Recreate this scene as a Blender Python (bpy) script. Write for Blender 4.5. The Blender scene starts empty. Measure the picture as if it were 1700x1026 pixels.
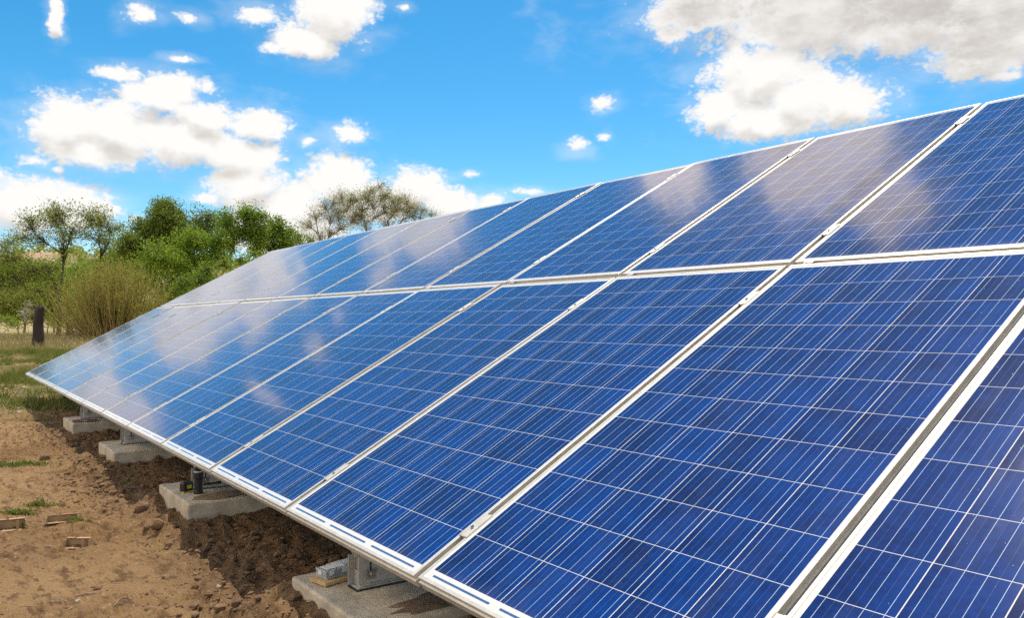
import bpy, math, random
import numpy as np

random.seed(7)
rng = np.random.default_rng(11)
R = math.radians
scene = bpy.context.scene
COL = scene.collection

# ------------------------------------------------------------------ camera
CAM = np.array([13.1161, -1.0947, 1.0773])
RIGHT = np.array([0.58935095, 0.80787713, 0.0])
DOWN = np.array([-0.01393766, 0.0101676, -0.99985117])
FWD = np.array([-0.80775689, 0.58926324, 0.0172522])
FPX = 1328.35                      # focal length for a 1700 px wide frame
cam_d = bpy.data.cameras.new("camera")
cam_d.sensor_width = 36.0
cam_d.lens = 36.0 * FPX / 1700.0
cam_d.clip_start = 0.05
cam_d.clip_end = 3000.0
cam = bpy.data.objects.new("camera", cam_d)
COL.objects.link(cam)
from mathutils import Matrix, Vector
m = Matrix(((RIGHT[0], -DOWN[0], -FWD[0], CAM[0]),
            (RIGHT[1], -DOWN[1], -FWD[1], CAM[1]),
            (RIGHT[2], -DOWN[2], -FWD[2], CAM[2]),
            (0, 0, 0, 1)))
cam.matrix_world = m
scene.camera = cam


def at(x, y, D):
    """world point seen at photo pixel (x, y), D metres in front of the camera"""
    return CAM + (FWD + RIGHT * (x - 850) / FPX + DOWN * (y - 513) / FPX) * D


# ------------------------------------------------------------------ exposure
scene.view_settings.view_transform = 'Standard'
scene.view_settings.look = 'None'
scene.view_settings.exposure = 0.35
scene.view_settings.gamma = 1.0
scene.cycles.use_denoising = False
scene.cycles.max_bounces = 8
scene.cycles.transparent_max_bounces = 8
scene.cycles.caustics_reflective = False
scene.cycles.caustics_refractive = False
scene.cycles.sample_clamp_indirect = 6.0

# ------------------------------------------------------------------ sun
SUN_AZ, SUN_EL = 131.0, 65.0
sd = Vector((math.cos(R(SUN_AZ)) * math.cos(R(SUN_EL)), math.sin(R(SUN_AZ)) * math.cos(R(SUN_EL)), math.sin(R(SUN_EL))))
sun_d = bpy.data.lights.new("sun", 'SUN')
sun_d.energy = 3.8
sun_d.angle = R(0.53)
sun_d.color = (1.0, 0.95, 0.87)
sun = bpy.data.objects.new("sun", sun_d)
sun.rotation_euler = sd.to_track_quat('Z', 'Y').to_euler()
sun.location = sd * 60
COL.objects.link(sun)


# ------------------------------------------------------------------ node helpers
class N:
    def __init__(s, tree):
        s.t = tree

    def node(s, kind, **kw):
        n = s.t.nodes.new(kind)
        for k, v in kw.items():
            setattr(n, k, v)
        return n

    def put(s, sock, v):
        if hasattr(v, 'is_output') or isinstance(v, bpy.types.NodeSocket):
            s.t.links.new(v, sock)
        elif v is not None:
            sock.default_value = v

    def math(s, op, a, b=None, c=None, clamp=False):
        n = s.node('ShaderNodeMath', operation=op, use_clamp=clamp)
        for i, v in enumerate((a, b, c)):
            if v is not None:
                s.put(n.inputs[i], v)
        return n.outputs[0]

    def vmath(s, op, a, b=None, c=None):
        n = s.node('ShaderNodeVectorMath', operation=op)
        for i, v in enumerate((a, b, c)):
            if v is not None:
                s.put(n.inputs[i], v)
        return n.outputs['Value'] if op in ('LENGTH', 'DOT_PRODUCT', 'DISTANCE') else n.outputs[0]

    def noise(s, vec, scale, detail=4.0, rough=0.55, dist=0.0, out='Fac'):
        n = s.node('ShaderNodeTexNoise')
        if vec is not None:
            s.put(n.inputs['Vector'], vec)
        n.inputs['Scale'].default_value = scale
        n.inputs['Detail'].default_value = detail
        n.inputs['Roughness'].default_value = rough
        n.inputs['Distortion'].default_value = dist
        return n.outputs[out]

    def step(s, v, lo, hi, a=0.0, b=1.0):
        n = s.node('ShaderNodeMapRange', interpolation_type='SMOOTHSTEP')
        s.put(n.inputs['Value'], v)
        n.inputs['From Min'].default_value = lo
        n.inputs['From Max'].default_value = hi
        n.inputs['To Min'].default_value = a
        n.inputs['To Max'].default_value = b
        return n.outputs['Result']

    def mix(s, f, a, b, mode='MIX'):
        n = s.node('ShaderNodeMix', data_type='RGBA', blend_type=mode)
        s.put(n.inputs[0], f)
        for sock, v in ((n.inputs[6], a), (n.inputs[7], b)):
            if isinstance(v, tuple) and len(v) == 3:
                v = (*v, 1.0)
            s.put(sock, v)
        return n.outputs[2]


# ------------------------------------------------------------------ sky with clouds (all by direction)
# cumulus puffs: azimuth, elevation, half width, half height in degrees
PUFFS = [(170.4, 12.3, 4.0, 2.2), (173.1, 12.2, 2.5, 2.0), (166.5, 11.9, 4.18, 1.72), (163.1, 11.3, 3.15, 1.26),
         (171.8, 10.8, 3.13, 1.29), (170.1, 15.8, 1.95, 0.8), (167.8, 14.6, 2.8, 1.2), (165.0, 13.6, 2.6, 1.25),
         (161.5, 13.3, 2.2, 1.15), (164.8, 15.6, 0.84, 0.83), (174.7, 10.0, 1.46, 0.65), (173.6, 9.5, 0.99, 0.44),
         (173.8, 18.5, 0.46, 1.42), (168.9, 19.5, 1.63, 0.98), (165.8, 19.6, 1.32, 0.57), (161.5, 20.2, 2.40, 1.02),
         (158.5, 19.0, 2.46, 1.27), (160.7, 18.3, 1.80, 0.60), (151.6, 21.4, 1.03, 0.45),
         (155.4, 13.1, 2.09, 1.05), (158.3, 12.5, 1.06, 0.72), (175.0, 7.3, 3.78, 1.89), (172.2, 7.2, 2.05, 1.42),
         (156.2, 9.9, 2.58, 2.04), (159.1, 7.9, 2.85, 2.04), (162.1, 9.4, 2.77, 2.07), (161.3, 11.2, 1.59, 1.19),
         (150.8, 9.5, 2.48, 1.50), (148.4, 8.6, 2.80, 1.26), (153.7, 8.5, 3.39, 1.75), (164.9, 8.2, 1.71, 0.63),
         (169.0, 6.8, 1.00, 0.54), (159.9, 6.2, 4.90, 1.84), (142.6, 9.3, 1.94, 0.42), (145.2, 8.6, 1.30, 0.85),
         (137.5, 15.3, 1.28, 0.80), (139.1, 12.5, 1.29, 0.82), (137.3, 13.0, 0.94, 0.53),
         (130.3, 20.8, 4.81, 1.47), (123.1, 19.4, 6.85, 2.22), (117.0, 19.0, 7.08, 2.26), (113.0, 16.2, 2.79, 1.71),
         (132.5, 19.7, 2.07, 0.91), (126.5, 16.7, 4.05, 2.34), (129.3, 14.6, 2.21, 1.64), (123.6, 14.7, 3.89, 2.27),
         (126.1, 13.6, 4.40, 1.55), (121.2, 14.3, 3.2, 1.7), (128.0, 18.2, 1.79, 1.13), (166.5, 17.1, 1.49, 0.37),
         (146.9, 10.7, 1.08, 0.50), (112.4, 14.7, 2.15, 0.69),
         # beyond the picture, seen mirrored in the panels
         (131.0, 36.0, 6.5, 4.2), (129.0, 41.0, 3.6, 2.6), (140.5, 29.5, 2.8, 4.2), (121.0, 24.0, 10.0, 3.5),
         (156.5, 21.0, 3.0, 2.2), (166.5, 15.6, 3.2, 1.0), (179.5, 10.0, 2.2, 1.6), (185.0, 8.0, 5.0, 2.5),
         (121.0, 20.6, 12.0, 2.6), (113.0, 18.5, 6.0, 3.2), (180.0, 12.0, 2.6, 2.4), (185.0, 14.0, 4.0, 3.0),
         (190.0, 16.0, 6.0, 3.0), (200.0, 24.0, 8.0, 5.0), (100.0, 24.0, 7.0, 4.0),
         # unseen clouds added behind and beside the camera to whiten the ambient light
         (225.0, 34.0, 22.0, 14.0), (262.0, 48.0, 30.0, 18.0), (300.0, 30.0, 24.0, 12.0), (340.0, 42.0, 26.0, 15.0), (20.0, 34.0, 24.0, 14.0),
         (62.0, 46.0, 20.0, 14.0), (250.0, 14.0, 24.0, 6.0), (320.0, 12.0, 30.0, 6.0), (50.0, 14.0, 26.0, 6.0)]
AZ0 = 144.0
world = bpy.data.worlds.new("World")
scene.world = world
world.use_nodes = True
wt = world.node_tree
wt.nodes.clear()


def cloud_group():
    g = bpy.data.node_groups.new("cloud_density", 'ShaderNodeTree')
    g.interface.new_socket("Direction", in_out='INPUT', socket_type='NodeSocketVector')
    g.interface.new_socket("Lift", in_out='INPUT', socket_type='NodeSocketFloat')
    g.interface.new_socket("Density", in_out='OUTPUT', socket_type='NodeSocketFloat')
    g.interface.new_socket("Bulk", in_out='OUTPUT', socket_type='NodeSocketFloat')
    n = N(g)
    gi = n.node('NodeGroupInput')
    go = n.node('NodeGroupOutput')
    vr = n.node('ShaderNodeVectorRotate', rotation_type='Z_AXIS')
    g.links.new(gi.outputs[0], vr.inputs['Vector'])
    vr.inputs['Angle'].default_value = -R(AZ0)
    sp = n.node('ShaderNodeSeparateXYZ')
    g.links.new(vr.outputs[0], sp.inputs[0])
    az = n.math('MULTIPLY', n.math('ARCTAN2', sp.outputs[1], sp.outputs[0]), 57.29578)
    el = n.math('ADD', n.math('MULTIPLY', n.math('ARCSINE', sp.outputs[2]), 57.29578), gi.outputs[1])
    cb = n.node('ShaderNodeCombineXYZ')
    g.links.new(az, cb.inputs[0])
    g.links.new(el, cb.inputs[1])
    p0 = cb.outputs[0]
    st = n.vmath('MULTIPLY', p0, (1.0, 1.35, 1.0))
    # ragged outline: warp the lookup with two sizes of noise
    w1 = n.vmath('SUBTRACT', n.noise(st, 0.32, 3.0, 0.6, out='Color'), (0.5, 0.5, 0.5))
    p = n.vmath('MULTIPLY_ADD', w1, (1.3, 0.9, 0.0), p0)
    best = None
    for (a, e, rx, ry) in PUFFS:
        q = n.vmath('MULTIPLY_ADD', p, (1 / rx, 1 / ry, 0.0), (-(a - AZ0) / rx, -e / ry, 0.0))
        d = n.vmath('LENGTH', q)
        if ry < 1.15:                       # thin wisps
            d = n.math('ADD', d, 0.34 if ry > 0.6 else 0.44)
        best = d if best is None else n.math('SMOOTH_MIN', best, d, 0.18)
    fine = n.math('MULTIPLY', n.math('SUBTRACT', n.noise(st, 0.50, 6.0, 0.58), 0.5), 1.9)
    # cauliflower edges: rounded billows
    bill = n.math('ABSOLUTE', n.math('SUBTRACT', n.noise(st, 1.25, 3.0, 0.55), 0.5))
    bill = n.math('MULTIPLY', n.math('SUBTRACT', bill, 0.10), 2.2)
    bulk = n.math('MULTIPLY', n.math('SUBTRACT', 1.12, best), 1.5)
    g.links.new(n.math('ADD', n.math('ADD', bulk, fine), bill), go.inputs[0])
    soft = n.math('MULTIPLY', n.math('SUBTRACT', n.noise(st, 0.55, 2.5, 0.5), 0.5), 1.6)
    g.links.new(n.math('ADD', bulk, soft), go.inputs[1])
    return g


wn = N(wt)
tc = wn.node('ShaderNodeTexCoord')
sky = wn.node('ShaderNodeTexSky', sky_type='NISHITA')
sky.sun_disc = False
sky.sun_elevation = R(SUN_EL)
sky.sun_rotation = R(90.0 - SUN_AZ)
sky.altitude = 1500.0
sky.air_density = 1.0
sky.dust_density = 0.9
sky.ozone_density = 2.0
hs = wn.node('ShaderNodeHueSaturation')
hs.inputs['Hue'].default_value = 0.485
hs.inputs['Saturation'].default_value = 1.42
hs.inputs['Value'].default_value = 1.08
wt.links.new(sky.outputs[0], hs.inputs['Color'])
cg = cloud_group()


def dens(lift):
    n = wn.node('ShaderNodeGroup')
    n.node_tree = cg
    wt.links.new(tc.outputs['Generated'], n.inputs[0])
    n.inputs[1].default_value = lift
    return n.outputs


d0, b0 = dens(0.0)
_, b1 = dens(1.3)
alpha = wn.step(d0, -0.20, 0.66)
streak = wn.noise(wn.vmath('MULTIPLY', tc.outputs['Generated'], (9.0, 9.0, 26.0)), 1.0, 7.0, 0.62, 0.6)
veil = wn.math('MULTIPLY', wn.step(wn.math('ADD', b0, wn.math('MULTIPLY', wn.math('SUBTRACT', streak, 0.5), 5.0)), -1.2, 1.5), 0.30)
alpha = wn.math('MAXIMUM', alpha, veil)
# the heavy grey cloud bank
sp_w = wn.node('ShaderNodeSeparateXYZ')
vr_w = wn.node('ShaderNodeVectorRotate', rotation_type='Z_AXIS')
wt.links.new(tc.outputs['Generated'], vr_w.inputs['Vector'])
vr_w.inputs['Angle'].default_value = -R(AZ0)
wt.links.new(vr_w.outputs[0], sp_w.inputs[0])
azw = wn.math('MULTIPLY', wn.math('ARCTAN2', sp_w.outputs[1], sp_w.outputs[0]), 57.29578)
elw = wn.math('MULTIPLY', wn.math('ARCSINE', sp_w.outputs[2]), 57.29578)
cw = wn.node('ShaderNodeCombineXYZ')
wt.links.new(azw, cw.inputs[0])
wt.links.new(elw, cw.inputs[1])
# sunlit tops and edges, grey where more cloud lies above
grad = wn.math('SUBTRACT', b1, b0)
shade = wn.math('ADD', grad, wn.math('MULTIPLY', wn.math('SUBTRACT', b0, d0), -0.30))
shade = wn.math('ADD', shade, wn.math('MULTIPLY', wn.step(b0, 0.6, 2.0), 0.35))
shade = wn.step(shade, -0.25, 1.15)
c_lit = (6.9, 6.78, 6.6)
c_dim = (4.9, 4.65, 4.35)
c_storm = (4.1, 3.85, 3.65)
storm = None
for (a, e, rx, ry) in [(129, 21.0, 7.0, 2.2), (121, 20.3, 8.0, 2.6), (114, 18.5, 8.0, 4.0)]:
    q = wn.vmath('LENGTH', wn.vmath('MULTIPLY_ADD', cw.outputs[0], (1 / rx, 1 / ry, 0.0), (-(a - AZ0) / rx, -e / ry, 0.0)))
    storm = q if storm is None else wn.math('SMOOTH_MIN', storm, q, 0.3)
storm = wn.step(wn.math('ADD', storm, wn.math('MULTIPLY', wn.math('SUBTRACT', d0, b0), 0.40)), 1.30, 0.45)
ccol = wn.mix(shade, c_lit, c_dim)
# unseen clouds beside and behind the camera, brightened to add warm fill light
front = wn.step(wn.math('ABSOLUTE', azw), 45.0, 95.0)
high_boost = wn.step(elw, 24.0, 33.0)  # high unseen clouds brightened to strengthen their streaks in the panels
ccol = wn.mix(high_boost, ccol, wn.vmath('MULTIPLY', ccol, (1.42, 1.28, 1.14)))
ccol = wn.mix(front, ccol, wn.vmath('MULTIPLY', ccol, (2.1, 2.0, 1.85)))
fold = wn.step(wn.noise(wn.vmath('MULTIPLY', cw.outputs[0], (1.0, 2.2, 1.0)), 0.22, 5.0, 0.6), 0.36, 0.66, 0.35, 1.0)
ccol = wn.mix(wn.math('MULTIPLY', wn.math('MULTIPLY', storm, fold), wn.step(d0, 0.0, 1.3)), ccol, c_storm)
skyc = wn.mix(alpha, hs.outputs[0], ccol)
bg = wn.node('ShaderNodeBackground')
bg.inputs['Strength'].default_value = 0.115
wt.links.new(skyc, bg.inputs['Color'])
wo = wn.node('ShaderNodeOutputWorld')
wt.links.new(bg.outputs[0], wo.inputs['Surface'])


# ------------------------------------------------------------------ numeric noise
def _hash(ix, iy, s):
    h = (ix.astype(np.int64) * 374761393 + iy.astype(np.int64) * 668265263 + s * 1442695041) & 0xffffffff
    h = ((h ^ (h >> 13)) * 1274126177) & 0xffffffff
    return ((h ^ (h >> 16)) & 0xffff) / 65535.0


def vnoise(x, y, s=0):
    x = np.asarray(x, float)
    y = np.asarray(y, float)
    ix = np.floor(x)
    iy = np.floor(y)
    fx = x - ix
    fy = y - iy
    fx = fx * fx * (3 - 2 * fx)
    fy = fy * fy * (3 - 2 * fy)
    a = _hash(ix, iy, s)
    b = _hash(ix + 1, iy, s)
    c = _hash(ix, iy + 1, s)
    d = _hash(ix + 1, iy + 1, s)
    return (a + (b - a) * fx) * (1 - fy) + (c + (d - c) * fx) * fy


def fbm(x, y, s=0, o=4, g=0.5):
    t = 0
    a = 1.0
    n = 0
    for i in range(o):
        t = t + a * vnoise(x * 2 ** i + 17 * i, y * 2 ** i - 9 * i, s + i)
        n += a
        a *= g
    return t / n


def sstep(a, b, x):
    t = np.clip((x - a) / (b - a), 0, 1)
    return t * t * (3 - 2 * t)


TILT = R(28.5954)
PITCH = 1.0125
ROW = 2.0070
ZB = 0.36
FOOT = [(10.30, 10.92), (8.25, 8.87), (6.24, 6.88), (4.25, 4.87)]
FY0, FY1, FTOP = -0.026, 0.95, 0.16
BERM = [0.105, 0.085, 0.075, 0.05]


def H(x, y):
    x = np.asarray(x, float)
    y = np.asarray(y, float)
    z = (fbm(x * 0.9, y * 0.9, 3, 3) - 0.5) * 0.05
    dist = np.hypot(x - 13, y + 1)
    z = z + (fbm(x * 0.12, y * 0.12, 5, 3) - 0.5) * 0.5 * sstep(14, 40, dist)
    near = 1 - sstep(6.0, 9.0, np.abs(x - 8) * 0.55 + np.abs(y + 0.2) * 0.9)
    z = z + near * (fbm(x * 5, y * 5, 9, 3) - 0.5) * 0.03
    rough = sstep(0.40, 0.62, fbm(x * 1.1, y * 2.2, 61, 3))
    rid = 1 - np.abs(fbm(x * 9, y * 15, 63, 3) - 0.5) * 4
    z = z + near * (0.25 + rough) * (0.024 * (rid - 0.5) + 0.014 * (vnoise(x * 24, y * 30, 65) - 0.5))
    # freshly dug, lumpy soil along the lower edge of the array
    # shallow tyre tracks running along the array
    for ty in (-0.52, -0.86):
        w_ = np.exp(-((y - ty - 0.05 * np.sin(x * 0.6)) / 0.065) ** 2)
        z = z - near * w_ * (0.012 + 0.010 * (np.sin(x * 46) > 0.1)) * sstep(0.3, 0.6, fbm(x * 0.7, y * 0.7, 91, 2))
    dug = sstep(-0.42, -0.1, y + (fbm(x * 1.3, y * 1.3, 21, 2) - 0.5) * 0.3) * (1 - sstep(3.4, 4.2, y)) * sstep(2.4, 4.0, x)
    lump = np.abs(fbm(x * 8, y * 8, 31, 3) - 0.5) * 2
    z = z + dug * (0.012 + 0.045 * (lump - 0.25) + 0.03 * (vnoise(x * 22, y * 22, 5) - 0.5))
    for (x0, x1), b in zip(FOOT, BERM):
        dx = np.maximum(np.maximum(x0 - x, x - x1), 0)
        dy = np.maximum(np.maximum(FY0 - y, y - FY1), 0)
        d = np.hypot(dx, dy)
        z = z + b * np.exp(-(d / 0.17) ** 2) * (0.75 + 0.5 * fbm(x * 11, y * 11, 41, 3)) * 0.95
    ang = np.degrees(np.arctan2(y + 1, x - 13))
    z = z + sstep(110, 270, dist) * (19 + 9 * (fbm(ang * 0.09 + 40, dist * 0.002, 55, 3) - 0.5) * 2)
    return z


# ------------------------------------------------------------------ object helpers
def tag(o, label=None, cat=None, group=None, kind=None):
    if label:
        o['label'] = label
    if cat:
        o['category'] = cat
    if group:
        o['group'] = group
    if kind:
        o['kind'] = kind
    return o


def empty(name, loc=(0, 0, 0), rot=(0, 0, 0)):
    o = bpy.data.objects.new(name, None)
    o.location = loc
    o.rotation_euler = rot
    o.empty_display_size = 0.1
    COL.objects.link(o)
    return o


class G:
    """collects vertices and faces, then links ONE mesh object"""

    def __init__(s):
        s.v = []
        s.f = []
        s.n = 0

    def add(s, verts, faces):
        verts = np.asarray(verts, float).reshape(-1, 3)
        s.v.append(verts)
        s.f.append((np.asarray(faces, int) + s.n))
        s.n += len(verts)

    def box(s, lo, hi, rot=None, c=None):
        (x0, y0, z0), (x1, y1, z1) = lo, hi
        v = np.array([(x0, y0, z0), (x1, y0, z0), (x1, y1, z0), (x0, y1, z0), (x0, y0, z1), (x1, y0, z1), (x1, y1, z1), (x0, y1, z1)], float)
        if rot is not None:
            v = v @ np.asarray(rot).T
        if c is not None:
            v = v + np.asarray(c)
        s.add(v, [(0, 3, 2, 1), (4, 5, 6, 7), (0, 1, 5, 4), (1, 2, 6, 5), (2, 3, 7, 6), (3, 0, 4, 7)])

    def extrude_x(s, prof, x0, x1):
        """closed (y, z) profile swept along x, capped"""
        k = len(prof)
        a = [(x0, y, z) for y, z in prof]
        b = [(x1, y, z) for y, z in prof]
        f = [(i, (i + 1) % k, k + (i + 1) % k, k + i) for i in range(k)]
        s.add(a + b, f)
        s.poly(list(range(k))[::-1], k * 2)
        s.poly(list(range(k, 2 * k)), k * 2)

    def poly(s, idx, back):
        s.f.append([[i + s.n - back for i in idx]])

    def tube(s, pts, rad, sides=6, cap=True):
        pts = np.asarray(pts, float)
        k = len(pts)
        t = np.gradient(pts, axis=0)
        t /= np.linalg.norm(t, axis=1)[:, None] + 1e-9
        up = np.where(np.abs(t[:, 2:3]) > 0.9, np.array([[1., 0, 0]]), np.array([[0, 0, 1.]]))
        a = np.cross(t, up)
        a /= np.linalg.norm(a, axis=1)[:, None] + 1e-9
        b = np.cross(t, a)
        th = np.arange(sides) * 2 * math.pi / sides
        r = np.broadcast_to(np.asarray(rad, float), (k,))
        ring = pts[:, None, :] + r[:, None, None] * (np.cos(th)[None, :, None] * a[:, None, :] + np.sin(th)[None, :, None] * b[:, None, :])
        f = []
        for i in range(k - 1):
            for j in range(sides):
                j2 = (j + 1) % sides
                f.append((i * sides + j, i * sides + j2, (i + 1) * sides + j2, (i + 1) * sides + j))
        s.add(ring.reshape(-1, 3), f)
        if cap:
            s.poly(list(range(sides))[::-1], k * sides)
            s.poly(list(range((k - 1) * sides, k * sides)), k * sides)

    def twigs(s, P0, P1, r0, r1):
        """many straight three-sided twigs at once"""
        P0 = np.asarray(P0, float)
        P1 = np.asarray(P1, float)
        n = len(P0)
        if n == 0:
            return
        t = P1 - P0
        t /= np.linalg.norm(t, axis=1)[:, None] + 1e-9
        a = np.cross(t, rng.normal(size=(n, 3)))
        a /= np.linalg.norm(a, axis=1)[:, None] + 1e-9
        b = np.cross(t, a)
        vs = []
        for P, r in ((P0, r0), (P1, r1)):
            r = np.broadcast_to(np.asarray(r, float), (n,))
            for k in range(3):
                th = k * 2 * math.pi / 3
                vs.append(P + r[:, None] * (math.cos(th) * a + math.sin(th) * b))
        v = np.stack(vs, 1).reshape(-1, 3)
        o = (np.arange(n) * 6)[:, None]
        f = np.concatenate([o + np.array([k, (k + 1) % 3, 3 + (k + 1) % 3, 3 + k]) for k in range(3)])
        s.add(v, f)

    def leaves(s, P, size, axis=None, aspect=0.55):
        """rhombic leaves at points P"""
        n = len(P)
        if n == 0:
            return
        u = rng.normal(size=(n, 3)) if axis is None else np.asarray(axis) + rng.normal(size=(n, 3)) * 0.35
        u /= np.linalg.norm(u, axis=1)[:, None] + 1e-9
        w = np.cross(u, rng.normal(size=(n, 3)))
        w /= np.linalg.norm(w, axis=1)[:, None] + 1e-9
        L = (size * rng.uniform(0.6, 1.35, n))[:, None]
        v = np.stack([P, P + u * L * 0.45 + w * L * aspect * 0.5, P + u * L, P + u * L * 0.45 - w * L * aspect * 0.5], 1)
        s.add(v.reshape(-1, 3), (np.arange(n) * 4)[:, None] + np.array([0, 1, 2, 3]))

    def blades(s, P, h, w, lean=0.35):
        """upright grass blades (triangles) rooted at P"""
        n = len(P)
        d = rng.normal(size=(n, 3)) * lean
        d[:, 2] = 1
        h = np.broadcast_to(h, (n,))[:, None]
        th = rng.uniform(0, 2 * math.pi, n)
        sd_ = np.stack([np.cos(th), np.sin(th), 0 * th], 1) * np.broadcast_to(w, (n,))[:, None] * 0.5
        v = np.stack([P - sd_, P + sd_, P + d * h], 1)
        s.add(v.reshape(-1, 3), (np.arange(n) * 3)[:, None] + np.array([0, 1, 2]))

    def blob(s, c, r, sub=1, rough=0.25, seed=0):
        """a rough lump of soil or stone"""
        v, f = ICO[sub]
        c = np.asarray(c, float)
        r = np.asarray(r, float)
        rr = np.random.default_rng(seed)
        vv = v * (1 + rough * rr.uniform(-1, 1, (len(v), 1))) * r
        th = rr.uniform(0, 6.28)
        vv = np.stack([vv[:, 0] * math.cos(th) - vv[:, 1] * math.sin(th), vv[:, 0] * math.sin(th) + vv[:, 1] * math.cos(th), vv[:, 2]], 1)
        s.add(vv + c, f)

    def build(s, name, mat, parent=None, smooth=False, loc=None):
        me = bpy.data.meshes.new(name)
        v = np.concatenate(s.v)
        fl = []
        ls = []
        for f in s.f:
            f = np.asarray(f)
            fl.append(f.ravel())
            ls.append(np.full(len(f), f.shape[1]))
        fl = np.concatenate(fl)
        ls = np.concatenate(ls)
        me.vertices.add(len(v))
        me.vertices.foreach_set('co', v.astype(np.float32).ravel())
        me.loops.add(len(fl))
        me.loops.foreach_set('vertex_index', fl.astype(np.int32))
        me.polygons.add(len(ls))
        me.polygons.foreach_set('loop_start', np.concatenate([[0], np.cumsum(ls)[:-1]]).astype(np.int32))
        me.polygons.foreach_set('loop_total', ls.astype(np.int32))
        me.polygons.foreach_set('use_smooth', np.full(len(ls), smooth))
        me.materials.append(mat)
        me.update(calc_edges=True)
        me.validate()
        o = bpy.data.objects.new(name, me)
        COL.objects.link(o)
        if parent is not None:
            o.parent = parent
        if loc is not None:
            o.location = loc
        return o


def _ico(sub):
    import bmesh
    bm = bmesh.new()
    bmesh.ops.create_icosphere(bm, subdivisions=sub, radius=1.0)
    v = np.array([q.co[:] for q in bm.verts])
    f = [[q.index for q in p.verts] for p in bm.faces]
    bm.free()
    return v, f


ICO = {1: _ico(1), 2: _ico(2), 3: _ico(3)}


def bevel(o, w, seg=2):
    b = o.modifiers.new('bevel', 'BEVEL')
    b.width = w
    b.segments = seg
    b.limit_method = 'ANGLE'
    return o


def copy_tree(o, parent=None):
    c = o.copy()
    COL.objects.link(c)
    c.parent = parent
    for ch in list(o.children):
        copy_tree(ch, c)
    return c


# ------------------------------------------------------------------ materials
def mat(name, base=(0.5, 0.5, 0.5), rough=0.6, metal=0.0, var=0.0, vscale=8.0, bump=0.0, bscale=40.0, var2=None):
    mt = bpy.data.materials.new(name)
    mt.use_nodes = True
    t = mt.node_tree
    p = t.nodes['Principled BSDF']
    p.inputs['Roughness'].default_value = rough
    p.inputs['Metallic'].default_value = metal
    p.inputs['Base Color'].default_value = (*base, 1)
    n = N(t)
    co = n.node('ShaderNodeTexCoord').outputs['Object']
    if var > 0 or var2:
        f = n.noise(co, vscale, 5.0, 0.6)
        f = n.step(f, 0.3, 0.7)
        lo = tuple(c * (1 - var) for c in base)
        hi = var2 if var2 else tuple(min(1, c * (1 + var)) for c in base)
        t.links.new(n.mix(f, lo, hi), p.inputs['Base Color'])
    if bump > 0:
        b = n.node('ShaderNodeBump')
        b.inputs['Strength'].default_value = bump
        b.inputs['Distance'].default_value = 0.01
        t.links.new(n.noise(co, bscale, 6.0, 0.6), b.inputs['Height'])
        t.links.new(b.outputs[0], p.inputs['Normal'])
    return mt


def leaf_mat(name, a, b, c=None, scale=0.9, trans=0.55):
    """foliage: colour varies in clumps and from leaf to leaf"""
    mt = bpy.data.materials.new(name)
    mt.use_nodes = True
    t = mt.node_tree
    t.nodes.clear()
    n = N(t)
    geo = n.node('ShaderNodeNewGeometry')
    f = n.step(n.noise(geo.outputs['Position'], scale, 2.0, 0.5), 0.32, 0.68)
    col = n.mix(f, a, b)
    if c:
        col = n.mix(n.step(geo.outputs['Random Per Island'], 0.55, 1.0), col, c)
    d = n.node('ShaderNodeBsdfDiffuse')
    tr = n.node('ShaderNodeBsdfTranslucent')
    t.links.new(col, d.inputs[0])
    t.links.new(n.mix(0.5, col, (0.20, 0.26, 0.03), 'MIX'), tr.inputs[0])
    ms = n.node('ShaderNodeMixShader')
    ms.inputs[0].default_value = trans
    t.links.new(d.outputs[0], ms.inputs[1])
    t.links.new(tr.outputs[0], ms.inputs[2])
    o = n.node('ShaderNodeOutputMaterial')
    t.links.new(ms.outputs[0], o.inputs[0])
    return mt


M = {}
M['alu'] = mat('anodised_aluminium', (0.64, 0.595, 0.51), 0.42, 0.40, var=0.10, vscale=24)
M['alu_rail'] = mat('mill_aluminium', (0.60, 0.57, 0.52), 0.45, 0.6, var=0.06, vscale=20)
M['galv'] = mat('galvanised_steel', (0.50, 0.48, 0.44), 0.5, 0.5, var=0.12, vscale=25, bump=0.1)
M['bolt'] = mat('stainless_bolt', (0.45, 0.44, 0.42), 0.3, 1.0)
M['dark_bolt'] = mat('dark_socket', (0.03, 0.03, 0.03), 0.5)
M['concrete'] = mat('concrete', (0.52, 0.43, 0.305), 0.9, 0, var=0.26, vscale=7, bump=0.45, bscale=55)
M['soil_loose'] = mat('loose_soil', (0.19, 0.125, 0.070), 0.95, 0, var=0.35, vscale=18, bump=0.8, bscale=50)
M['clod'] = mat('soil_clod', (0.170, 0.098, 0.046), 0.95, 0, var=0.35, vscale=9, bump=0.8, bscale=60)
M['stone'] = mat('stone', (0.40, 0.31, 0.20), 0.85, 0, var=0.3, vscale=14, bump=0.5)
M['card'] = mat('cardboard', (0.34, 0.215, 0.115), 0.9, 0, var=0.12, vscale=20)
M['stick'] = mat('dry_stick', (0.36, 0.27, 0.18), 0.9, 0, var=0.3, vscale=30)
M['litter'] = mat('straw_litter', (0.30, 0.21, 0.12), 0.95, 0, vscale=3.0, var=0.7)
M['wood'] = mat('pine_board', (0.56, 0.37, 0.16), 0.75, 0, var=0.15, vscale=20)
M['black'] = mat('black_plastic', (0.015, 0.014, 0.014), 0.45)
M['yellow'] = mat('yellow_plastic', (0.75, 0.60, 0.02), 0.4)
M['grey_pl'] = mat('grey_plastic', (0.72, 0.72, 0.71), 0.35)
M['red_rag'] = mat('dark_red_cloth', (0.16, 0.03, 0.02), 0.9, 0, var=0.3, vscale=40)
M['screws'] = mat('steel_screws', (0.16, 0.17, 0.17), 0.4, 0.6, var=0.6, vscale=60)
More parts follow.
